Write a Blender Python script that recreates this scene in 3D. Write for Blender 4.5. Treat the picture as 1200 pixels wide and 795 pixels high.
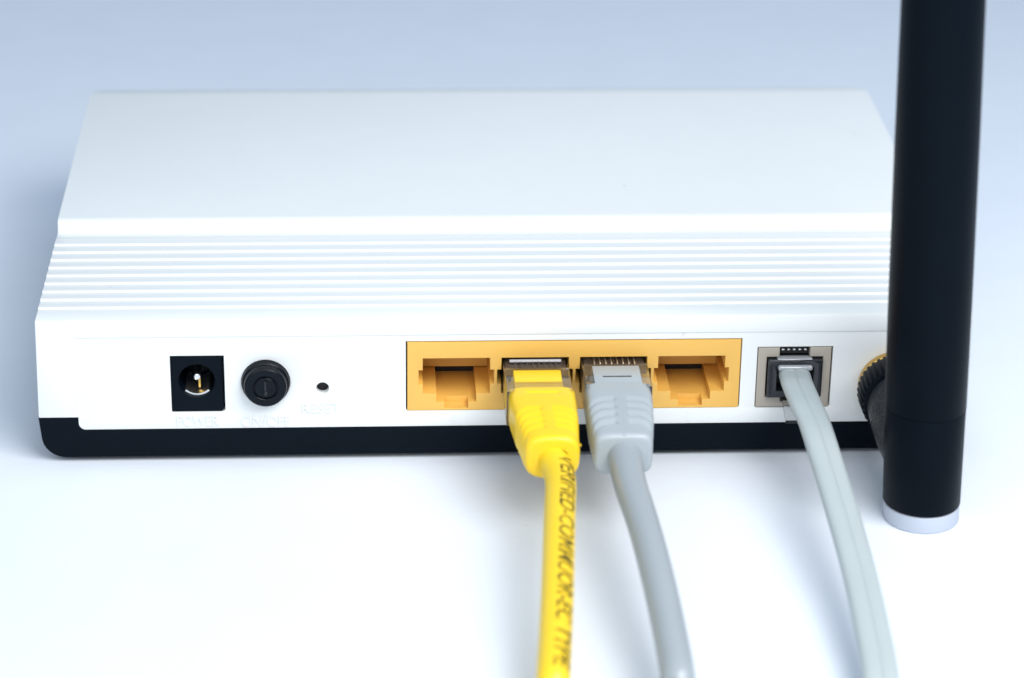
import bpy, bmesh, math, random
from mathutils import Vector, Matrix

# ------------------------------------------------------------------ scene, camera, world, lights
for o in list(bpy.data.objects):
    bpy.data.objects.remove(o)
scene = bpy.context.scene
S = 0.001                      # everything below is written in millimetres
random.seed(4)

cam_d = bpy.data.cameras.new("camera")
cam_d.sensor_width = 36.0
cam_d.lens = 3194.24 / 1200.0 * 36.0
cam_d.clip_start = 0.01
cam_d.clip_end = 20.0
cam = bpy.data.objects.new("camera", cam_d)
scene.collection.objects.link(cam)
yaw, pitch, roll = 0.05881, 0.43549, 0.01572
fw = Vector((math.sin(yaw) * math.cos(pitch), math.cos(yaw) * math.cos(pitch), -math.sin(pitch)))
rt = fw.cross(Vector((0, 0, 1))).normalized()
up = rt.cross(fw)
r2 = rt * math.cos(roll) + up * math.sin(roll)
u2 = up * math.cos(roll) - rt * math.sin(roll)
m = Matrix((r2, u2, -fw)).transposed().to_4x4()
m.translation = Vector((-36.85, -435.92, 226.71)) * S
cam.matrix_world = m
CAM = Vector((-36.85, -435.92, 226.71))
scene.camera = cam
cam_d.dof.use_dof = True
cam_d.dof.focus_distance = (Vector((0, 7, 15)) - CAM).dot(fw) * S
cam_d.dof.aperture_fstop = 16.0

world = bpy.data.worlds.new("World")
scene.world = world
world.use_nodes = True
bg = world.node_tree.nodes["Background"]
bg.inputs[0].default_value = (0.53, 0.735, 1.0, 1)
bg.inputs[1].default_value = 0.49

def area_light(name, loc, target, size, power, color):
    d = bpy.data.lights.new(name, 'AREA')
    d.shape = 'RECTANGLE'; d.size, d.size_y = size
    d.energy = power; d.color = color
    o = bpy.data.objects.new(name, d)
    scene.collection.objects.link(o)
    o.location = loc
    o.rotation_euler = (Vector(target) - Vector(loc)).to_track_quat('-Z', 'Y').to_euler()
    return o
area_light("key_softbox", (0.17, -0.27, 0.38), (0, -0.08, 0.0), (0.36, 0.30), 2.9, (1.0, 0.99, 0.975))
area_light("fill_light", (-0.28, -0.62, 0.50), (0, 0.0, 0.0), (0.8, 0.6), 3.0, (1.0, 0.99, 0.975))  # unseen fill, added to brighten the front faces

scene.view_settings.view_transform = 'Standard'
scene.view_settings.look = 'None'
scene.view_settings.exposure = 0.07
scene.view_settings.gamma = 1.0
scene.view_settings.use_curve_mapping = False

# ------------------------------------------------------------------ materials
def mat(name, color, rough=0.45, metal=0.0, trans=0.0, ior=1.5, bump=0.0, bump_scale=3000.0,
        var=0.0, var_scale=60.0, stretch=None, spec=0.5, sss=0.0, coat=0.0, bump_dist=0.0001, specks=0.0):
    mt = bpy.data.materials.new(name)
    mt.use_nodes = True
    nt = mt.node_tree
    b = nt.nodes["Principled BSDF"]
    b.inputs["Base Color"].default_value = (*color, 1)
    b.inputs["Roughness"].default_value = rough
    b.inputs["Metallic"].default_value = metal
    b.inputs["Transmission Weight"].default_value = trans
    b.inputs["IOR"].default_value = ior
    b.inputs["Specular IOR Level"].default_value = spec
    b.inputs["Coat Weight"].default_value = coat
    if sss:
        b.inputs["Subsurface Weight"].default_value = sss
        b.inputs["Subsurface Radius"].default_value = (0.0012, 0.001, 0.0008)
        b.inputs["Subsurface Scale"].default_value = 1.0
    tc = nt.nodes.new("ShaderNodeTexCoord")
    vec = tc.outputs["Object"]
    if stretch:
        mp = nt.nodes.new("ShaderNodeMapping")
        mp.inputs["Scale"].default_value = stretch
        nt.links.new(vec, mp.inputs["Vector"])
        vec = mp.outputs["Vector"]
    if bump:
        n = nt.nodes.new("ShaderNodeTexNoise")
        n.inputs["Scale"].default_value = bump_scale
        n.inputs["Detail"].default_value = 4
        nt.links.new(vec, n.inputs["Vector"])
        bp = nt.nodes.new("ShaderNodeBump")
        bp.inputs["Strength"].default_value = bump
        bp.inputs["Distance"].default_value = bump_dist
        nt.links.new(n.outputs["Fac"], bp.inputs["Height"])
        nt.links.new(bp.outputs["Normal"], b.inputs["Normal"])
    if var:
        n2 = nt.nodes.new("ShaderNodeTexNoise")
        n2.inputs["Scale"].default_value = var_scale
        n2.inputs["Detail"].default_value = 5
        nt.links.new(tc.outputs["Object"], n2.inputs["Vector"])
        mx = nt.nodes.new("ShaderNodeMix"); mx.data_type = 'RGBA'
        mx.inputs[6].default_value = (*[c * (1 - var) for c in color], 1)
        mx.inputs[7].default_value = (*[min(1, c * (1 + var)) for c in color], 1)
        nt.links.new(n2.outputs["Fac"], mx.inputs[0])
        nt.links.new(mx.outputs[2], b.inputs["Base Color"])
        if specks:          # a few fine specks of dust and dirt
            vo = nt.nodes.new("ShaderNodeTexVoronoi"); vo.inputs["Scale"].default_value = 95
            nt.links.new(tc.outputs["Object"], vo.inputs["Vector"])
            n3 = nt.nodes.new("ShaderNodeTexNoise"); n3.inputs["Scale"].default_value = 23
            nt.links.new(tc.outputs["Object"], n3.inputs["Vector"])
            th = nt.nodes.new("ShaderNodeMath"); th.operation = 'MULTIPLY_ADD'
            th.inputs[1].default_value = 0.22; th.inputs[2].default_value = -0.075
            nt.links.new(n3.outputs["Fac"], th.inputs[0])
            lt = nt.nodes.new("ShaderNodeMath"); lt.operation = 'LESS_THAN'
            nt.links.new(vo.outputs["Distance"], lt.inputs[0]); nt.links.new(th.outputs[0], lt.inputs[1])
            ml = nt.nodes.new("ShaderNodeMath"); ml.operation = 'MULTIPLY'; ml.inputs[1].default_value = specks
            nt.links.new(lt.outputs[0], ml.inputs[0])
            m2 = nt.nodes.new("ShaderNodeMix"); m2.data_type = 'RGBA'
            m2.inputs[7].default_value = (0.32, 0.31, 0.30, 1)
            nt.links.new(ml.outputs[0], m2.inputs[0]); nt.links.new(mx.outputs[2], m2.inputs[6])
            nt.links.new(m2.outputs[2], b.inputs["Base Color"])
        mr = nt.nodes.new("ShaderNodeMapRange")
        mr.inputs[3].default_value = max(0.02, rough - 0.06)
        mr.inputs[4].default_value = rough + 0.06
        nt.links.new(n2.outputs["Fac"], mr.inputs[0])
        nt.links.new(mr.outputs[0], b.inputs["Roughness"])
    return mt

M = {}
M['paper'] = mat('white_paper', (0.715, 0.758, 0.82), 0.55, bump=0.35, bump_scale=900, stretch=(0.12, 1.0, 1.0), var=0.025, var_scale=70, spec=0.3, specks=0.12)
M['white'] = mat('white_plastic', (0.75, 0.768, 0.757), 0.42, bump=0.10, bump_scale=5000, var=0.012, var_scale=120, spec=0.4, specks=0.22)
M['black'] = mat('black_plastic', (0.0022, 0.0048, 0.0085), 0.36, bump=0.12, bump_scale=4000, var=0.10, var_scale=200, spec=0.07)
M['black_soft'] = mat('black_matte_plastic', (0.0018, 0.0042, 0.0075), 0.40, bump=0.08, bump_scale=3000, var=0.12, var_scale=150, spec=0.05)
M['black_grain'] = mat('black_grained_plastic', (0.004, 0.007, 0.011), 0.28, bump=1.0, bump_scale=1900, var=0.1, spec=0.6, bump_dist=0.0005)
M['orange'] = mat('orange_plastic', (0.74, 0.425, 0.09), 0.38, bump=0.06, bump_scale=3000, var=0.03, var_scale=150, sss=0.0)
M['tan'] = mat('beige_plastic', (0.37, 0.33, 0.275), 0.35, bump=0.06, var=0.04, var_scale=200)
M['clear'] = mat('clear_plastic', (0.93, 0.93, 0.93), 0.06, trans=1.0, ior=1.5)
M['smoke'] = mat('smoky_clear_plastic', (0.03, 0.034, 0.042), 0.08, trans=0.55, ior=1.5, spec=0.5)
M['yellow'] = mat('yellow_rubber', (0.84, 0.55, 0.012), 0.35, bump=0.10, bump_scale=2500, var=0.03, var_scale=120)
M['yellow_jacket'] = mat('yellow_cable_jacket', (0.82, 0.56, 0.02), 0.36, bump=0.10, bump_scale=1500, var=0.03, var_scale=90)
M['grey'] = mat('grey_rubber', (0.34, 0.38, 0.40), 0.36, bump=0.10, bump_scale=2500, var=0.03, var_scale=120)
M['grey_jacket'] = mat('grey_cable_jacket', (0.30, 0.335, 0.355), 0.30, bump=0.10, bump_scale=1500, var=0.03, var_scale=90)
M['flat_jacket'] = mat('pale_grey_flat_jacket', (0.39, 0.44, 0.44), 0.36, bump=0.10, bump_scale=1500, var=0.03, var_scale=90)
M['gold'] = mat('gold_metal', (0.62, 0.40, 0.11), 0.3, metal=1.0, var=0.05, var_scale=400)
M['steel'] = mat('steel', (0.88, 0.87, 0.85), 0.3, metal=1.0)
M['dull'] = mat('dull_metal', (0.10, 0.09, 0.085), 0.4, metal=0.4)
M['glossy_clear'] = mat('highlight_clear_plastic', (0.62, 0.65, 0.69), 0.10, trans=0.5, spec=0.9, coat=0.6)
M['cap'] = mat('pale_grey_plastic', (0.46, 0.50, 0.57), 0.5, bump=0.08, var=0.02)
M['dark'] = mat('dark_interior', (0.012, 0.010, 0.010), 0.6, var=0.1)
M['brown'] = mat('brown_plastic', (0.17, 0.125, 0.095), 0.4, var=0.1, var_scale=400)
M['button'] = mat('button_black_plastic', (0.002, 0.004, 0.007), 0.26, spec=0.16, bump=0.1, var=0.1)
M['shiny_black'] = mat('shiny_black_plastic', (0.003, 0.005, 0.009), 0.25, spec=0.5, var=0.1)
M['ink'] = mat('black_ink', (0.05, 0.035, 0.004), 0.5, var=0.2, var_scale=900)
_nt = M['ink'].node_tree
_n = _nt.nodes.new("ShaderNodeTexNoise"); _n.inputs["Scale"].default_value = 700; _n.inputs["Detail"].default_value = 3
_tc = _nt.nodes.new("ShaderNodeTexCoord"); _nt.links.new(_tc.outputs["Object"], _n.inputs["Vector"])
_r = _nt.nodes.new("ShaderNodeValToRGB")
_r.color_ramp.elements[0].position = 0.42; _r.color_ramp.elements[0].color = (0.05, 0.035, 0.004, 1)
_r.color_ramp.elements[1].position = 0.66; _r.color_ramp.elements[1].color = (0.55, 0.37, 0.014, 1)
_nt.links.new(_n.outputs["Fac"], _r.inputs[0]); _nt.links.new(_r.outputs[0], _nt.nodes["Principled BSDF"].inputs["Base Color"])
M['reflection_pale'] = mat('pale_reflection', (0.5, 0.5, 0.52), 0.3, var=0.02)

# ------------------------------------------------------------------ helpers
BASE = Vector((0, 0, 0))        # base of the thing being built (mm)

def thing(name, label, cat, loc):
    global BASE
    BASE = Vector(loc)
    o = bpy.data.objects.new(name, None)
    o.empty_display_size = 0.02
    scene.collection.objects.link(o)
    o.location = BASE * S
    o['label'] = label; o['category'] = cat
    return o

def finish(name, me, material, parent, smooth=True, angle=35):
    me.materials.clear(); me.materials.append(material)
    for p in me.polygons:
        p.use_smooth = smooth
    if smooth:
        try:
            me.set_sharp_from_angle(angle=math.radians(angle))
        except Exception:
            pass
    o = bpy.data.objects.new(name, me)
    scene.collection.objects.link(o)
    o.parent = parent
    return o

def from_bm(name, bm, material, parent, smooth=True, angle=35, recalc=True):
    """bm is in millimetres, world axes"""
    if recalc:
        bmesh.ops.recalc_face_normals(bm, faces=bm.faces)
    for v in bm.verts:
        v.co = (v.co - BASE) * S
    me = bpy.data.meshes.new(name)
    bm.to_mesh(me); bm.free()
    return finish(name, me, material, parent, smooth, angle)

def add_box(bm, a, b, bevel=0.0, seg=2):
    t = bmesh.new()
    vs = [t.verts.new((x, y, z)) for x in (a[0], b[0]) for y in (a[1], b[1]) for z in (a[2], b[2])]
    for f in ((0, 1, 3, 2), (4, 6, 7, 5), (0, 4, 5, 1), (2, 3, 7, 6), (0, 2, 6, 4), (1, 5, 7, 3)):
        t.faces.new([vs[i] for i in f])
    bmesh.ops.recalc_face_normals(t, faces=t.faces)
    if bevel:
        bmesh.ops.bevel(t, geom=list(t.edges), offset=bevel, segments=seg, profile=0.5, affect='EDGES')
    me = bpy.data.meshes.new("tmp"); t.to_mesh(me); t.free()
    bm.from_mesh(me); bpy.data.meshes.remove(me)

def box(name, a, b, material, parent, bevel=0.0, seg=2):
    bm = bmesh.new(); add_box(bm, a, b, bevel, seg)
    return from_bm(name, bm, material, parent)

def add_rings(bm, rings, cap=True, closed=True):
    R = [[bm.verts.new(p) for p in ring] for ring in rings]
    n = len(R[0])
    for i in range(len(R) - 1):
        for j in range(n if closed else n - 1):
            k = (j + 1) % n
            bm.faces.new((R[i][j], R[i][k], R[i + 1][k], R[i + 1][j]))
    if cap:
        bm.faces.new(R[0]); bm.faces.new(list(reversed(R[-1])))

def lathe_rings(profile, center, axis='Y', seg=48, knurl=None):
    rings = []
    cx, cy, cz = center
    for r, a in profile:
        ring = []
        for j in range(seg):
            t = 2 * math.pi * j / seg
            rr = max(r, 1e-4)
            if knurl:
                rr = rr + knurl(t, a)
            if axis == 'Y':
                ring.append((cx + rr * math.cos(t), cy + a, cz + rr * math.sin(t)))
            else:
                ring.append((cx + rr * math.cos(t), cy + rr * math.sin(t), cz + a))
        rings.append(ring)
    return rings

def lathe(name, profile, center, material, parent, axis='Y', seg=48, knurl=None, angle=35):
    bm = bmesh.new()
    add_rings(bm, lathe_rings(profile, center, axis, seg, knurl))
    return from_bm(name, bm, material, parent, angle=angle)

def curve_mesh(loops, depth, bevel=0.0, res=2):
    cu = bpy.data.curves.new("tmp", 'CURVE')
    cu.dimensions = '2D'; cu.fill_mode = 'BOTH'
    cu.extrude = max(0.0, depth / 2 - bevel); cu.bevel_depth = bevel; cu.bevel_resolution = res
    cu.offset = -bevel
    for lp in loops:
        sp = cu.splines.new('POLY'); sp.points.add(len(lp) - 1)
        for p, (x, y) in zip(sp.points, lp):
            p.co = (x, y, 0, 1)
        sp.use_cyclic_u = True
    return eval_mesh(cu)

def eval_mesh(data):
    ob = bpy.data.objects.new("tmp", data)
    scene.collection.objects.link(ob)
    dg = bpy.context.evaluated_depsgraph_get()
    me = bpy.data.meshes.new_from_object(ob.evaluated_get(dg))
    bpy.data.objects.remove(ob)
    return me

def plate(name, loops, y0, y1, material, parent, bevel=0.0, extra=None):
    """loops in (x,z); solid between y0 (towards the viewer) and y1"""
    me = curve_mesh(loops, y1 - y0, bevel)
    bm = bmesh.new(); bm.from_mesh(me); bpy.data.meshes.remove(me)
    bmesh.ops.remove_doubles(bm, verts=bm.verts, dist=1e-4)
    ym = (y0 + y1) / 2
    for v in bm.verts:
        x, y, z = v.co
        v.co = (x, ym - z, y)
    if extra:
        extra(bm)
    return from_bm(name, bm, material, parent, angle=30, recalc=True)

def circle(cx, cz, r, n=40, rz=None):
    rz = rz or r
    return [(cx + r * math.cos(2 * math.pi * i / n), cz + rz * math.sin(2 * math.pi * i / n)) for i in range(n)]

def rrect(x0, x1, z0, z1, r=(0, 0, 0, 0), n=6):
    """corner radii: bottom-left, bottom-right, top-right, top-left"""
    if not isinstance(r, (tuple, list)):
        r = (r,) * 4
    out = []
    for (cx, cz, a0, rad, sx, sz) in ((x0, z0, 180, r[0], 1, 1), (x1, z0, 270, r[1], -1, 1),
                                      (x1, z1, 0, r[2], -1, -1), (x0, z1, 90, r[3], 1, -1)):
        if rad <= 0:
            out.append((cx, cz)); continue
        ox, oz = cx + sx * rad, cz + sz * rad
        for i in range(n + 1):
            a = math.radians(a0 + 90 * i / n)
            out.append((ox + rad * math.cos(a), oz + rad * math.sin(a)))
    return out

def text_mesh(txt, size, extrude=0.0, shear=0.0, bevel=0.0, bold=0.0):
    cu = bpy.data.curves.new("tmp", 'FONT')
    cu.body = txt; cu.size = size; cu.extrude = extrude; cu.shear = shear
    cu.bevel_depth = bevel; cu.resolution_u = 3; cu.offset = bold
    cu.align_x = 'LEFT'
    return eval_mesh(cu)

def catmull(pts, n=14):
    P = [Vector(p) for p in pts]
    P = [P[0] * 2 - P[1]] + P + [P[-1] * 2 - P[-2]]
    out = []
    for i in range(1, len(P) - 2):
        a, b, c, d = P[i - 1:i + 3]
        for k in range(n):
            t = k / n
            out.append(0.5 * ((2 * b) + (c - a) * t + (2 * a - 5 * b + 4 * c - d) * t * t + (3 * b - a - 3 * c + d) * t ** 3))
    out.append(P[-2])
    for _ in range(3):
        out = [out[0]] + [(out[i - 1] + out[i] * 2 + out[i + 1]) / 4 for i in range(1, len(out) - 1)] + [out[-1]]
    return out

def frames(path):
    F = []
    for i, p in enumerate(path):
        t = (path[min(i + 1, len(path) - 1)] - path[max(i - 1, 0)]).normalized()
        side = t.cross(Vector((0, 0, 1))).normalized()     # to the left of travel when seen from above is -side
        upv = side.cross(t).normalized()
        F.append((p, t, side, upv))
    return F

def cord(name, path, section, material, parent):
    """section(i, frac) -> list of (a,b) offsets along side, up"""
    bm = bmesh.new()
    F = frames(path)
    rings = []
    for i, (p, t, s, u) in enumerate(F):
        rings.append([p + s * a + u * b for a, b in section(i, i / (len(F) - 1))])
    add_rings(bm, rings)
    return from_bm(name, bm, material, parent, angle=60)

def inv_z(u, v, z):
    """photograph pixel -> place on the level z (mm), used to measure positions"""
    d = fw + r2 * ((u - 600) / 3194.24) + u2 * ((397.5 - v) / 3194.24)
    t = (z - CAM.z) / d.z
    return CAM + d * t

# ------------------------------------------------------------------ table
bm = bmesh.new()
add_box(bm, (-900, -700, -20), (900, 1100, 0), 0)
BASE = Vector((0, 0, 0))
tb = from_bm('tabletop', bm, M['paper'], None, smooth=False)
tb['kind'] = 'structure'
tb['label'] = 'white paper covered tabletop under the router'

# ------------------------------------------------------------------ router
XL, XR, YB = -94.6, 70.7, 113.4
ZP = 8.95                      # parting line between white lid and black base
router = thing('router', 'white modem router with ribbed lid, black base and orange network ports', 'router', ((XL + XR) / 2, 57, 0))

def xflare(x, z):              # slight draft of the side walls
    k = 0.42 * (27.8 - z) / 19.0
    return x - k if x < 0 else x + k

# lid: profile in (y,z), drawn along x
prof = [(0.0, ZP), (0.0, 27.45), (0.1, 27.7), (0.35, 27.8)]
ys = [5.6 + 3.57 * i for i in range(9)]
prof.append((4.75, 27.66))
for y in ys:
    prof += [(y - 0.28, 27.62), (y - 0.18, 27.82), (y - 0.04, 27.91), (y + 0.14, 27.93), (y + 0.5, 27.90), (y + 3.0, 27.62)]
prof += [(37.6, 27.62), (37.9, 27.50), (40.75, 27.42), (40.95, 27.55), (41.05, 29.3), (41.2, 29.66), (41.6, 29.84), (42.2, 29.9),
         (YB - 1.0, 29.9), (YB - 0.4, 29.75), (YB - 0.1, 29.4), (YB, 28.9), (YB, ZP)]
bm = bmesh.new()
nx = 2
L = [bm.verts.new((XL, y, z)) for y, z in prof]
Rr = [bm.verts.new((XR, y, z)) for y, z in prof]
n = len(prof)
for i in range(n):
    k = (i + 1) % n
    bm.faces.new((L[i], L[k], Rr[k], Rr[i]))
bm.faces.new(list(reversed(L))); bm.faces.new(Rr)
bmesh.ops.recalc_face_normals(bm, faces=bm.faces)
me = bpy.data.meshes.new("lid"); bm.to_mesh(me); bm.free()
cut = bmesh.new(); add_box(cut, (-88.0, -5, 0), (64.3, 22, 24.45))
cme = bpy.data.meshes.new("cut"); cut.to_mesh(cme); cut.free()
co = bpy.data.objects.new("cutter", cme); scene.collection.objects.link(co)
lo = bpy.data.objects.new("lidtmp", me); scene.collection.objects.link(lo)
md = lo.modifiers.new("b", 'BOOLEAN'); md.operation = 'DIFFERENCE'; md.object = co; md.solver = 'EXACT'
pl = rrect(XL + 0.01, XR - 0.01, -20, YB - 0.01, (0, 0, 4.2, 4.2), 8)
pme = curve_mesh([pl], 120)
pbm = bmesh.new(); pbm.from_mesh(pme); bmesh.ops.remove_doubles(pbm, verts=pbm.verts, dist=1e-4); bmesh.ops.recalc_face_normals(pbm, faces=pbm.faces); pbm.to_mesh(pme); pbm.free()
po = bpy.data.objects.new("plan", pme); scene.collection.objects.link(po)
mi = lo.modifiers.new("p", 'BOOLEAN'); mi.operation = 'INTERSECT'; mi.object = po; mi.solver = 'EXACT'
bv = lo.modifiers.new("v", 'BEVEL'); bv.width = 0.22; bv.segments = 2; bv.limit_method = 'ANGLE'; bv.angle_limit = math.radians(75)
dg = bpy.context.evaluated_depsgraph_get()
lme = bpy.data.meshes.new_from_object(lo.evaluated_get(dg))
bpy.data.objects.remove(lo); bpy.data.objects.remove(co); bpy.data.objects.remove(po)
bm = bmesh.new(); bm.from_mesh(lme)
for v in bm.verts:
    if v.co.x < XL + 3.5 or v.co.x > XR - 3.5:
        v.co.x = xflare(v.co.x, v.co.z)
lid = from_bm('lid', bm, M['white'], router, angle=32, recalc=False)
lid['label'] = 'white plastic lid with nine ribs'

# base tray
def base_loop(ztop, notch):
    xl, xr = XL - 0.5, XR + 0.5
    lp = [(xl, ztop)]
    r = 4.2
    for i in range(9):
        a = math.radians(180 + 90 * i / 8)
        lp.append((xl + 0.35 + r + r * math.cos(a), 1.0 + r + r * math.sin(a)))
    for i in range(9):
        a = math.radians(270 + 90 * i / 8)
        lp.append((xr - 0.35 - r + r * math.cos(a), 1.0 + r + r * math.sin(a)))
    lp.append((xr, ztop))
    if notch:
        lp += [(64.4, ztop)] + [(64.4 - 1.3 + 1.3 * math.cos(math.radians(-90 * i / 6)), 6.35 + 1.3 + 1.3 * math.sin(math.radians(-90 * i / 6))) for i in range(7)]
        lp += [(-88.1 + 1.3 + 1.3 * math.cos(math.radians(270 - 90 * i / 6)), 6.35 + 1.3 + 1.3 * math.sin(math.radians(270 - 90 * i / 6))) for i in range(7)]
        lp += [(-88.1, ztop)]
    return lp
def tray(bm):
    me = curve_mesh([base_loop(ZP - 0.1, False)], YB - 3.0 - 2.6, 0.0)
    t = bmesh.new(); t.from_mesh(me); bmesh.ops.remove_doubles(t, verts=t.verts, dist=1e-4)
    ym = (2.6 + YB - 3.0) / 2
    for v in t.verts:
        x, y, z = v.co
        if y > 6.3 and False: y = 6.3
        v.co = (x, ym - z, y)
    t.to_mesh(me); t.free(); bm.from_mesh(me)
base = plate('base', [base_loop(ZP - 0.06, True)], 0.0, 2.6, M['black'], router, 0.15, tray)
base['label'] = 'black plastic base tray'
for fx in (-84, 60):
    for fy in (12, 100):
        lathe('rubber_foot', [(4.0, 0.0), (4.2, 0.3), (4.2, 1.1)], (fx, fy, 0), M['black_soft'], router, axis='Z', seg=24)

# rear panel with openings
port_x = [-20.955, -6.985, 6.985, 20.955]
HB = (-29.95, 29.85, 9.5, 23.18)
SMA = (57.3, 14.1)
holes = [rrect(-71.5, -62.0, 9.75, 20.75, (0, 0.6, 0, 0), 4), circle(-54.75, 15.5, 4.35, 48), circle(-44.72, 14.15, 1.15, 28),
         rrect(HB[0], HB[1], HB[2], HB[3], (0.4, 0.4, 0, 0), 4), rrect(32.65, 46.2, 9.4, 21.45, (0.4, 0.4, 0, 0), 4), circle(SMA[0], SMA[1], 3.2, 32)]
panel = plate('rear_panel', [rrect(-88.06, 64.35, 6.42, 24.41, (1.25, 1.25, 0.2, 0.2), 6)] + holes, 0.16, 1.8, M['white'], router, 0.06)
panel['label'] = 'white rear panel with socket openings'
box('dark_backing', (-87.5, 16.5, 6.6), (64.0, 17.5, 24.2), M['dark'], router)  # dark sheet added in place of the shade behind the openings

# embossed words
def emboss(txt, x0, x1, z0, z1, name, parent=router, depth=0.3):
    me = text_mesh(txt, 10, 0.0)
    bm = bmesh.new(); bm.from_mesh(me); bpy.data.meshes.remove(me)
    xs = [v.co.x for v in bm.verts]; zs = [v.co.y for v in bm.verts]
    ax, bx_, az, bz = min(xs), max(xs), min(zs), max(zs)
    for v in bm.verts:
        v.co = (x0 + (v.co.x - ax) / (bx_ - ax) * (x1 - x0), 0.22, z0 + (v.co.y - az) / (bz - az) * (z1 - z0))
    bmesh.ops.remove_doubles(bm, verts=bm.verts, dist=1e-4)
    fs = list(bm.faces)
    r = bmesh.ops.extrude_face_region(bm, geom=fs)
    for v in [g for g in r['geom'] if isinstance(g, bmesh.types.BMVert)]:
        v.co.y -= depth
    return from_bm(name, bm, M['white'], parent, smooth=False)
emboss('POWER', -70.6, -63.2, 7.05, 9.1, 'lettering')['label'] = 'raised white word POWER'
emboss('ON/OFF', -59.2, -50.6, 6.85, 8.9, 'lettering')['label'] = 'raised white word ON/OFF'
emboss('RESET', -48.4, -41.6, 9.35, 11.3, 'lettering')['label'] = 'raised white word RESET'
emboss('4', -22.3, -20.9, 7.0, 8.8, 'lettering', depth=0.16)['label'] = 'raised white number 4'
emboss('1', 20.4, 21.2, 7.0, 8.8, 'lettering', depth=0.16)['label'] = 'raised white number 1'

# power socket
ps = plate('power_socket', [rrect(-71.35, -62.3, 9.85, 20.45, (0.1, 0.5, 0.1, 0.1), 3), circle(-66.9, 15.85, 3.2, 48)], 0.10, 9.0, M['black'], router, 0.18)
ps['label'] = 'black square power socket'
box('socket_back', (-71.2, 9.0, 10.0), (-62.5, 9.6, 20.3), M['black'], ps)
lathe('centre_pin', [(0.02, 0.0), (0.35, 0.03), (0.55, 0.15), (0.62, 0.4), (0.62, 7.4)], (-66.9, 1.5, 15.9), M['steel'], ps, seg=24)
bm = bmesh.new()           # sprung contact along the bottom of the barrel
rings = []
for y in (0.7, 1.0, 8.5):
    ring = []
    for rr in (3.12, 2.75):
        for i in range(13):
            a = math.radians(-135 + 90 * i / 12 if rr > 3 else -45 - 90 * i / 12)
            q = rr if y > 2.4 else rr * 1.0
            ring.append((-66.9 + q * math.cos(a), y, 15.85 + q * math.sin(a)))
    rings.append(ring)
add_rings(bm, rings)
from_bm('sleeve_contact', bm, M['steel'], ps)

box('spring_contact', (-66.75, 2.6, 13.4), (-66.4, 3.0, 15.3), M['gold'], ps)

# power button
pb = lathe('power_button', [(4.25, 6.0), (4.25, -0.55), (4.15, -0.8), (3.95, -0.95), (3.85, -1.0), (3.8, -1.9), (3.68, -2.2), (3.45, -2.35),
                            (2.32, -2.37), (2.24, -2.3), (2.2, -1.95), (1.98, -1.95), (1.94, -2.25), (1.86, -2.33), (0.02, -2.35)],
           (-54.75, 0, 15.5), M['button'], router, seg=72, angle=28)
pb['label'] = 'round black push button'
bm = bmesh.new(); add_box(bm, (-54.93, -2.55, 14.9), (-54.57, -2.25, 16.9), 0.08)
from_bm('power_mark', bm, M['shiny_black'], pb)
lathe('power_mark', [(0.02, 0.0), (0.3, 0.05), (0.42, 0.2)], (-54.75, -2.55, 14.35), M['shiny_black'], pb, seg=16)
lathe('reset_hole_dark', [(1.6, 2.4), (1.6, 0.0), (0.02, 0.0)], (-44.72, 2.0, 14.15), M['dark'], router, seg=24)  # dark disc added so the reset hole looks shaded inside

# orange port block
def port_loop(cx):
    h = [(-2.12, 9.93), (-2.12, 11.18), (-3.55, 11.18), (-3.55, 12.82), (-5.98, 12.82), (-5.98, 14.68), (-6.72, 14.68), (-6.72, 17.48),
         (-5.98, 17.48), (-5.98, 19.8)]
    return [(cx + x, z) for x, z in h] + [(cx - x, z) for x, z in reversed(h)]
block = plate('port_block', [rrect(-29.7, 29.68, 9.55, 22.98, (0.35, 0.35, 0.05, 0.05), 3)] + [port_loop(x) for x in port_x], 0.12, 13.0, M['orange'], router, 0.09)
block['label'] = 'orange block of four network ports'
bw = box('back_wall', (-29.5, 13.0, 9.7), (29.5, 13.6, 22.8), M['dark'], block)  # near-black colour stands in for the shade deep in the ports
for i in (0, 3):
    cx = port_x[i]
    box('contact_bar', (cx - 5.96, 11.2, 12.95), (cx + 5.96, 12.95, 19.78), M['orange'], block, 0.05, 1)
    box('latch_stop', (cx - 2.2, 2.6, 9.8), (cx + 2.2, 12.9, 11.185), M['orange'], block, 0.0, 1)

# phone socket
fr = [(32.8, 9.55), (45.92, 9.55), (45.92, 21.28), (42.1, 21.28), (42.1, 19.45), (44.5, 19.45), (44.5, 11.5), (41.6, 11.5), (41.6, 10.6), (37.2, 10.6), (37.2, 11.5),
      (34.4, 11.5), (34.4, 19.45), (36.65, 19.45), (36.65, 21.28), (32.8, 21.28)]
phs = plate('phone_socket', [fr], 0.10, 11.0, M['tan'], router, 0.16)
phs['label'] = 'beige phone socket frame'
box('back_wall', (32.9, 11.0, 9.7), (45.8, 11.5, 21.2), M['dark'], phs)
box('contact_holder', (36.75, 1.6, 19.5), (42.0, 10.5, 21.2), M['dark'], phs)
for k in range(5):
    bm = bmesh.new()
    x = 37.35 + k * 1.0
    add_box(bm, (x - 0.27, 0.7, 20.45), (x + 0.27, 1.7, 20.8), 0.12, 2)
    from_bm('contact', bm, M['steel'], phs)

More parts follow.
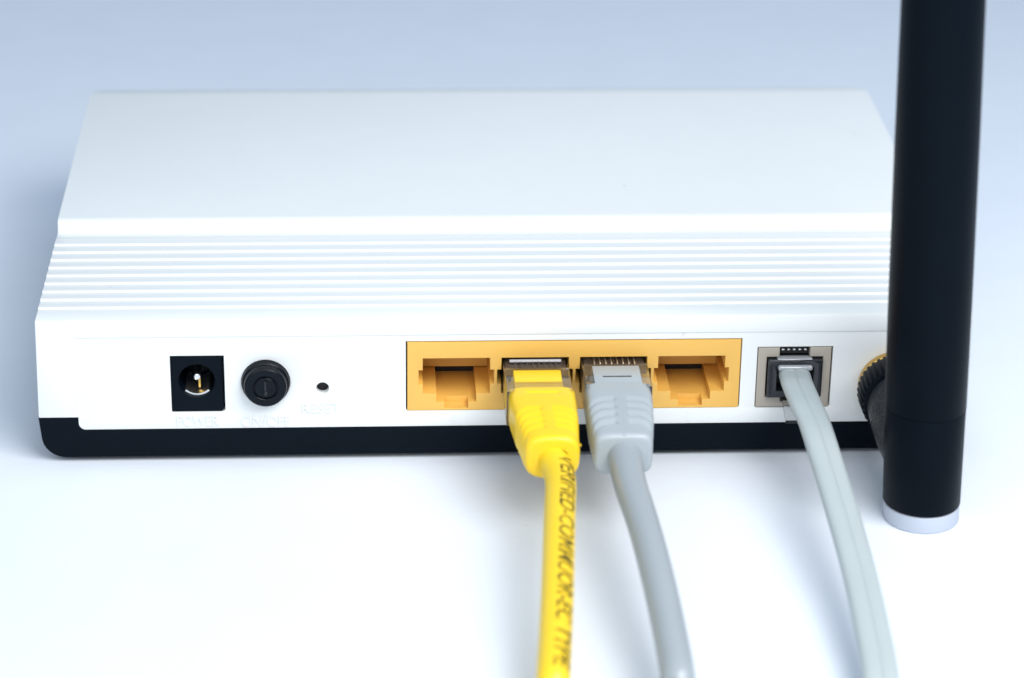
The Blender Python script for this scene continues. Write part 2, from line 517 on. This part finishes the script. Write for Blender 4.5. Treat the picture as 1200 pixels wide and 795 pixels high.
# antenna and its connector
gold = lathe('antenna_connector', [(3.1, 3.0), (3.1, 0.1), (6.1, 0.1), (6.25, -0.1), (6.25, -1.5), (6.0, -1.7), (3.0, -1.75), (3.0, -7.0)], (SMA[0], 0, SMA[1]), M['gold'], router, seg=64)
gold['label'] = 'gold threaded antenna connector ring'
AB, AT = Vector((59.0, -24.0, 0.0)), Vector((51.9, -24.6, 178.0))
def antenna_seg(name, prof, material, parent, seg=64):
    ax = (AT - AB).normalized()
    e1 = Vector((0, 1, 0)).cross(ax).normalized(); e2 = ax.cross(e1)
    bm = bmesh.new()
    rings = []
    for r, h in prof:
        # keep the foot level on the table
        c = AB + ax * (h / ax.z)
        rings.append([c + Vector((1, 0, 0)) * (r * math.cos(2 * math.pi * j / seg)) + Vector((0, 1, 0)) * (r * math.sin(2 * math.pi * j / seg)) for j in range(seg)])
    add_rings(bm, rings)
    return from_bm(name, bm, material, parent)
ant = antenna_seg('antenna', [(6.6, 21.76), (6.87, 21.8), (6.93, 22.0), (7.0, 38), (6.9, 70), (6.6, 110), (6.2, 165), (5.9, 174), (5.0, 177), (3.0, 178)], M['black_soft'], router)
ant['label'] = 'black stick antenna standing upright'
antenna_seg('hinge_sleeve', [(6.3, 3.2), (6.55, 3.3), (6.68, 3.55), (6.87, 21.5), (6.84, 21.68), (6.6, 21.74), (6.6, 21.9)], M['black_soft'], ant)
antenna_seg('end_cap', [(6.2, 0.0), (6.5, 0.12), (6.58, 0.4), (6.55, 3.0), (6.2, 3.3)], M['cap'], ant)['label'] = 'pale grey end cap'
lathe('knurled_nut', [(5.9, -1.8), (6.5, -2.0), (6.65, -2.3), (6.65, -7.3), (6.4, -7.7), (5.8, -7.9), (0.02, -7.95)], (SMA[0], 0, SMA[1]), M['black'], ant, seg=360,
      knurl=lambda t, a: (0.2 * max(-0.7, min(0.6, 1.6 * math.cos(t * 36))) if -7.4 < a < -1.9 else 0), angle=50)
bm = bmesh.new()
secs = [(-7.8, 57.3, 14.1, 5.7, 5.7), (-8.6, 57.3, 14.0, 5.95, 5.95), (-12, 57.4, 13.1, 6.05, 6.0), (-16, 57.7, 12.0, 6.05, 5.8), (-20, 58.1, 11.2, 6.0, 5.5), (-24, 58.5, 10.6, 5.6, 5.2)]
add_rings(bm, [[(cx + rx * math.cos(2 * math.pi * j / 56), y, cz + rz * math.sin(2 * math.pi * j / 56)) for j in range(56)] for y, cx, cz, rx, rz in secs])
from_bm('elbow', bm, M['black_grain'], ant)

# ------------------------------------------------------------------ network cables
def boot_mesh(name, secs, grooves, material, parent, slot=None, expo=4.2, expo1=None, hole=None, spine=0.8, gdepth=0.46):
    """secs: (y, xc, zc, w, h); grooves: y positions"""
    bm = bmesh.new()
    ns, nt = 190, 128
    y0, y1 = secs[0][0], secs[-1][0]
    rings = []
    def sec(y):
        for a, b in zip(secs, secs[1:]):
            if b[0] <= y <= a[0]:
                t = (y - a[0]) / (b[0] - a[0])
                t2 = t * t * (3 - 2 * t) * 0.5 + t * 0.5
                return [a[k] + (b[k] - a[k]) * t2 for k in range(1, 5)]
        return list(secs[-1][1:])
    def unit_ring(ex, asp):
        pts = []
        for k in range(2400):
            th = 2 * math.pi * k / 2400
            c, sn = math.cos(th), math.sin(th)
            pts.append((math.copysign(abs(c) ** (2 / ex), c), math.copysign(abs(sn) ** (2 / ex), sn)))
        cum = [0.0]
        for k in range(2400):
            a, b = pts[k], pts[(k + 1) % 2400]
            cum.append(cum[-1] + math.hypot(a[0] - b[0], (a[1] - b[1]) * asp))
        out, k = [], 0
        for j in range(nt):
            tgt = cum[-1] * j / nt
            while cum[k + 1] < tgt:
                k += 1
            out.append(pts[k])
        return out
    UA = unit_ring(expo, 0.66); UB = unit_ring(expo1 or expo, 0.8)
    for i in range(ns + 1):
        y = y0 + (y1 - y0) * i / ns
        xc, zc, w, h = sec(y)
        # round the two ends
        de = min(abs(y - y0) / 0.35, 1.0); df = min(abs(y - y1) / 1.1, 1.0)
        inset = 0.3 * (1 - math.sqrt(max(0, 1 - (1 - de) ** 2))) + 0.9 * (1 - math.sqrt(max(0, 1 - (1 - df) ** 2)))
        ring = []
        for j in range(nt):
            bl = (i / ns) ** 1.5
            px = UA[j][0] * (1 - bl) + UB[j][0] * bl; pz = UA[j][1] * (1 - bl) + UB[j][1] * bl
            x = px * (w / 2 - inset); z = pz * (h / 2 - inset)
            d = 0.0
            ax = abs(x) / (w / 2)
            for g in grooves:
                gy = g - 1.7 * ax ** 4 - (1.5 * max(0.0, (1 - pz) / 2) if ax > 0.9 else 0.0)
                q = (y - gy) / 1.5 if y > gy else (gy - y) / 0.16     # scale-like ribs: slope down, then a sharp step up
                if q < 1 and pz > -0.75:
                    k = min(1, max(0, (abs(x) - spine) / 0.25))
                    d = max(d, gdepth * k * (1 - q))
            if slot and slot[0] < y < slot[1] and abs(x) < slot[2] and pz > 0.5:
                d = max(d, 0.28 * min(1, (slot[2] - abs(x)) / 0.15, (y - slot[0]) / 0.2, (slot[1] - y) / 0.5))
            nx, nz = (px ** 3) , (pz ** 3)
            l = math.hypot(nx, nz) or 1
            ring.append((xc + x - d * nx / l, y, zc + z - d * nz / l))
        rings.append(ring)
    R = add_rings(bm, rings)
    return from_bm(name, bm, material, parent, angle=50)

def plug(cx, y_boot, bar_y, parent, insert_mat, rec=0.7, cmat=None, band=0.0):
    """clear eight-way plug pushed into the port centred on cx"""
    w, zb, zt = 5.78, 13.05, 19.6
    bm = bmesh.new()
    # side profile in (y,z): recessed contact nose, raised clamp bar
    pr = [(9.5, zb), (9.5, zt - rec), (bar_y + 0.25, zt - rec), (bar_y, zt - rec + 0.2), (bar_y, zt - 0.15), (bar_y - 0.15, zt), (y_boot - 1.5, zt), (y_boot - 1.5, zb)]
    a = [bm.verts.new((cx - w, y, z)) for y, z in pr]
    b = [bm.verts.new((cx + w, y, z)) for y, z in pr]
    for i in range(len(pr)):
        k = (i + 1) % len(pr)
        bm.faces.new((a[i], a[k], b[k], b[i]))
    bm.faces.new(a); bm.faces.new(list(reversed(b)))
    bmesh.ops.recalc_face_normals(bm, faces=bm.faces)
    es = [e for e in bm.edges if abs(e.verts[0].co.x - e.verts[1].co.x) < 1e-4]
    bmesh.ops.bevel(bm, geom=es, offset=0.2, segments=3, profile=0.5, affect='EDGES', clamp_overlap=True)
    p = from_bm('plug', bm, M['clear'], parent)
    p['label'] = 'clear plastic network plug'
    for k in range(8):
        x = cx - 3.57 + 1.02 * k
        bm = bmesh.new()
        add_box(bm, (x - 0.1, bar_y + 0.6, zt - rec + 0.03), (x + 0.1, 6.0, zt - rec + 0.42), 0.06, 1)
        from_bm('contact', bm, cmat, p)
    bm = bmesh.new()
    add_box(bm, (cx - 5.3, bar_y + 0.35, 13.4), (cx + 5.3, 8.0, zt - rec - 0.5), 0.1, 1)
    from_bm('plug_core', bm, M['brown'], p)
    bm = bmesh.new()
    add_box(bm, (cx - 4.2, y_boot - 1.0, 14.2), (cx + 4.2, bar_y - 0.9, zt - 0.14), 0.12, 2)
    add_box(bm, (cx - 4.15, y_boot + band, 18.0), (cx + 4.15, bar_y - 0.75, zt + 0.03), 0.08, 2)
    from_bm('boot_tongue', bm, insert_mat, p)
    # latch lever under the plug
    bm = bmesh.new()
    rings = []
    for y, z in ((7.0, 12.6), (2.0, 11.9), (-4.0, 11.3), (y_boot + 1.0, 10.9)):
        rings.append([(cx - 1.9, y, z - 0.35), (cx + 1.9, y, z - 0.35), (cx + 1.9, y, z + 0.35), (cx - 1.9, y, z + 0.35)])
    add_rings(bm, rings)
    from_bm('latch', bm, M['clear'], p)
    return p

def rsec(r0, r1, f0=0.25, nseg=28, oval=1.0):
    def f(i, fr):
        t = min(1, fr / f0)
        r = r0 + (r1 - r0) * t
        return [(r * oval * math.cos(2 * math.pi * j / nseg), r / oval * math.sin(2 * math.pi * j / nseg)) for j in range(nseg)]
    return f

# yellow cable
yc = thing('network_cable', 'yellow network cable with printed jacket plugged into an orange port', 'cable', (-6.4, -29, 0))
plug(port_x[1], -11.6, -3.9, yc, M['yellow'], rec=0.75, cmat=M['dull'], band=2.3)
box('reflection_strip', (port_x[1] - 4.6, -0.35, 19.1), (port_x[1] + 4.6, 0.35, 19.4), M['reflection_pale'], yc, 0.06)  # pale strip stands in for a reflection on the plug top
yb = boot_mesh('boot', [(-11.6, -6.55, 16.1, 11.7, 7.4), (-15, -6.5, 16.1, 11.6, 7.6), (-20, -6.25, 15.8, 11.1, 7.9), (-26.0, -5.95, 15.1, 9.9, 8.2), (-29.4, -5.75, 14.9, 9.4, 8.1)],
               [-20.4, -22.3, -24.2, -26.1], M['yellow'], yc, slot=(-14.9, -13.3, 2.9), expo=6.0, expo1=2.9)
box('flash_tab', (-1.35, -22.6, 13.6), (-0.3, -22.0, 14.0), M['yellow'], yb, 0.1)
pts = [(-6.3, -22, 15.0), (-5.6, -28.5, 14.4)]
for u, v, z in ((656.5, 562, 13.6), (656, 600, 12.8), (654.6, 650, 11.6), (653, 700, 10.2), (650.8, 750, 8.8), (648.5, 795, 7.4)):
    pts.append(tuple(inv_z(u, v, z)))
pts += [(-9.5, -90, 5.0), (-12.5, -110, 3.0), (-17, -132, 2.64), (-28, -170, 2.66), (-48, -215, 2.66), (-75, -255, 2.66)]
ypath = catmull(pts, 16)
yj = cord('jacket', ypath, rsec(2.72, 2.62, 0.2, 36), M['yellow_jacket'], yc)
yj['label'] = 'round yellow jacket with black print'

def print_on(path, txt, s0, height, advance, phi0, name, parent, radius):
    me = text_mesh(txt, 10, 0.0, shear=0.12, bold=0.07)
    bm = bmesh.new(); bm.from_mesh(me); bpy.data.meshes.remove(me)
    xs = [v.co.x for v in bm.verts]
    capm = text_mesh("H", 10); ch = max(v.co.y for v in capm.vertices); bpy.data.meshes.remove(capm)
    sx = advance * len(txt) / (max(xs) - min(xs)); x0 = min(xs)
    for v in bm.verts:
        v.co = ((v.co.x - x0) * sx, v.co.y / ch * height, 0)
    for k in range(-2, int(height / 0.3) + 3):
        g = list(bm.verts) + list(bm.edges) + list(bm.faces)
        bmesh.ops.bisect_plane(bm, geom=g, plane_co=(0, k * 0.3, 0), plane_no=(0, 1, 0), dist=1e-5)
    L = advance * len(txt)
    for k in range(1, int(L / 0.8)):
        g = list(bm.verts) + list(bm.edges) + list(bm.faces)
        bmesh.ops.bisect_plane(bm, geom=g, plane_co=(k * 0.8, 0, 0), plane_no=(1, 0, 0), dist=1e-5)
    F = frames(path)
    cum = [0.0]
    for a, b in zip(path, path[1:]):
        cum.append(cum[-1] + (b - a).length)
    for v in bm.verts:
        s = s0 + v.co.x
        i = 0
        while i < len(cum) - 2 and cum[i + 1] < s:
            i += 1
        t = (s - cum[i]) / (cum[i + 1] - cum[i])
        p = F[i][0].lerp(F[i + 1][0], t); sd = F[i][2].lerp(F[i + 1][2], t).normalized(); uu = F[i][3].lerp(F[i + 1][3], t).normalized()
        ph = phi0 + v.co.y / radius          # angle from the top towards the viewer's right
        # travelling towards the viewer, 'side' points to the viewer's left
        v.co = p + uu * (radius + 0.035) * math.cos(ph) - sd * (radius + 0.035) * math.sin(ph)
    return from_bm(name, bm, M['ink'], parent, smooth=False)
print_on(ypath, "UTP VERIFIED-COMMUOR-EC TYPE", 0.6, 2.75, 2.3, math.radians(0), 'printed_lettering', yj, 2.70)

# grey cable
gc = thing('network_cable', 'plain grey round network cable plugged into an orange port', 'cable', (6.6, -28, 0))
plug(port_x[2], -10.2, -2.4, gc, M['grey'], rec=0.55, cmat=M['steel'], band=-0.5)
boot_mesh('boot', [(-10.2, 6.75, 16.2, 11.5, 7.3), (-14, 6.8, 16.2, 11.6, 7.6), (-20, 6.6, 15.7, 11.2, 7.8), (-28.2, 6.35, 14.7, 10.0, 7.8)],
          [-17.2, -19.6, -22.1, -24.6], M['grey'], gc, slot=None, expo=6.0, expo1=4.5, spine=0.9, gdepth=0.55)
bm = bmesh.new(); add_box(bm, (4.4, -7.75, 19.4), (9.5, -7.3, 19.66), 0.04, 1)
from_bm('tongue_slot_shade', bm, M['dark'], gc)  # dark bar painted for the shade in the tongue's slot
pts = [(6.6, -22, 15.2), (6.55, -28, 14.5)]
for u, v, z in ((738.5, 568, 13.6), (754.0, 615, 12.5), (769.3, 671, 11.0), (783, 732, 9.2), (794, 793, 7.3)):
    pts.append(tuple(inv_z(u, v, z)))
pts += [(9.2, -88, 5.0), (8.6, -110, 3.0), (6.0, -132, 2.72), (0, -170, 2.72), (-8, -215, 2.72), (-20, -255, 2.72)]
gj = cord('jacket', catmull(pts, 16), rsec(2.98, 2.68, 0.25, 36), M['grey_jacket'], gc)
gj['label'] = 'smooth grey cable jacket'

# flat phone cable
pc = thing('phone_cable', 'flat pale grey phone cable plugged into the beige phone socket', 'cable', (39.5, -2, 0))
pp = plate('plug', [rrect(34.6, 44.35, 11.9, 19.2, 0.25, 3), rrect(36.2, 42.8, 13.2, 17.9, 0.3, 3)], -0.9, 9.0, M['smoke'], pc, 0.1)
pp['label'] = 'smoky clear phone plug'
bm = bmesh.new()
add_box(bm, (36.2, -0.6, 18.3), (42.6, 1.2, 19.35), 0.3, 3)
add_box(bm, (36.3, -1.7, 17.4), (42.5, 0.2, 18.35), 0.4, 4)
add_box(bm, (36.35, -0.75, 17.9), (42.45, 0.6, 18.7), 0.1, 2)
from_bm('clamp_bar', bm, M['glossy_clear'], pp)  # paler than the plug body: highlights put into the bar's colour
for x in (34.75, 43.55):
    box('glint_rib', (x + 0.15, -1.15, 12.6), (x + 0.5, 0.5, 18.4), M['shiny_black'], pp, 0.14, 3)  # ribs added for glints along the plug's sides
box('plug_core', (35.1, 2.2, 12.3), (43.9, 8.6, 18.6), M['dark'], pp)  # dark block added in place of the shade inside the phone plug
bm = bmesh.new()
add_rings(bm, [[(37.6, y, z - 0.3), (40.9, y, z - 0.3), (40.9, y, z + 0.3), (37.6, y, z + 0.3)] for y, z in ((6.0, 11.45), (1.0, 11.1), (-1.6, 10.4), (-4.4, 9.2), (-4.9, 9.0))])
from_bm('latch', bm, M['clear'], pp)
pts = [(39.4, 2.0, 16.4), (39.3, -1.5, 16.6)]
for u, v, z in ((935, 452, 17.0), (944, 473, 16.3), (954, 495, 15.0), (966.0, 532, 13.4), (986.5, 599, 11.0), (1006.5, 670, 8.6), (1021, 734, 6.8), (1032, 793, 5.2)):
    pts.append(tuple(inv_z(u, v, z)))
pts += [(40.0, -92, 3.0), (38, -112, 1.5), (34, -140, 1.3), (22, -180, 1.35), (4, -222, 1.35), (-10, -255, 1.35)]
def fsec(i, fr):
    W = 2.38 + 0.45 * min(1, fr / 0.07)
    def prof_z(x):
        return 1.25 * max(0.0, 1 - abs(x / W) ** 4) ** 0.5 * (1 - 0.17 * math.exp(-(x / 0.22) ** 2))
    N = 48
    xs = [-W * math.cos(math.pi * k / N) * (0.5 + 0.5 * abs(math.cos(math.pi * k / N))) for k in range(N + 1)]
    top = [(x, prof_z(x)) for x in xs]
    bot = [(x, -prof_z(x)) for x in reversed(xs[1:-1])]
    return top + bot
fj = cord('jacket', catmull(pts, 16), fsec, M['flat_jacket'], pc)
fj['label'] = 'flat pale grey cable jacket with centre groove'
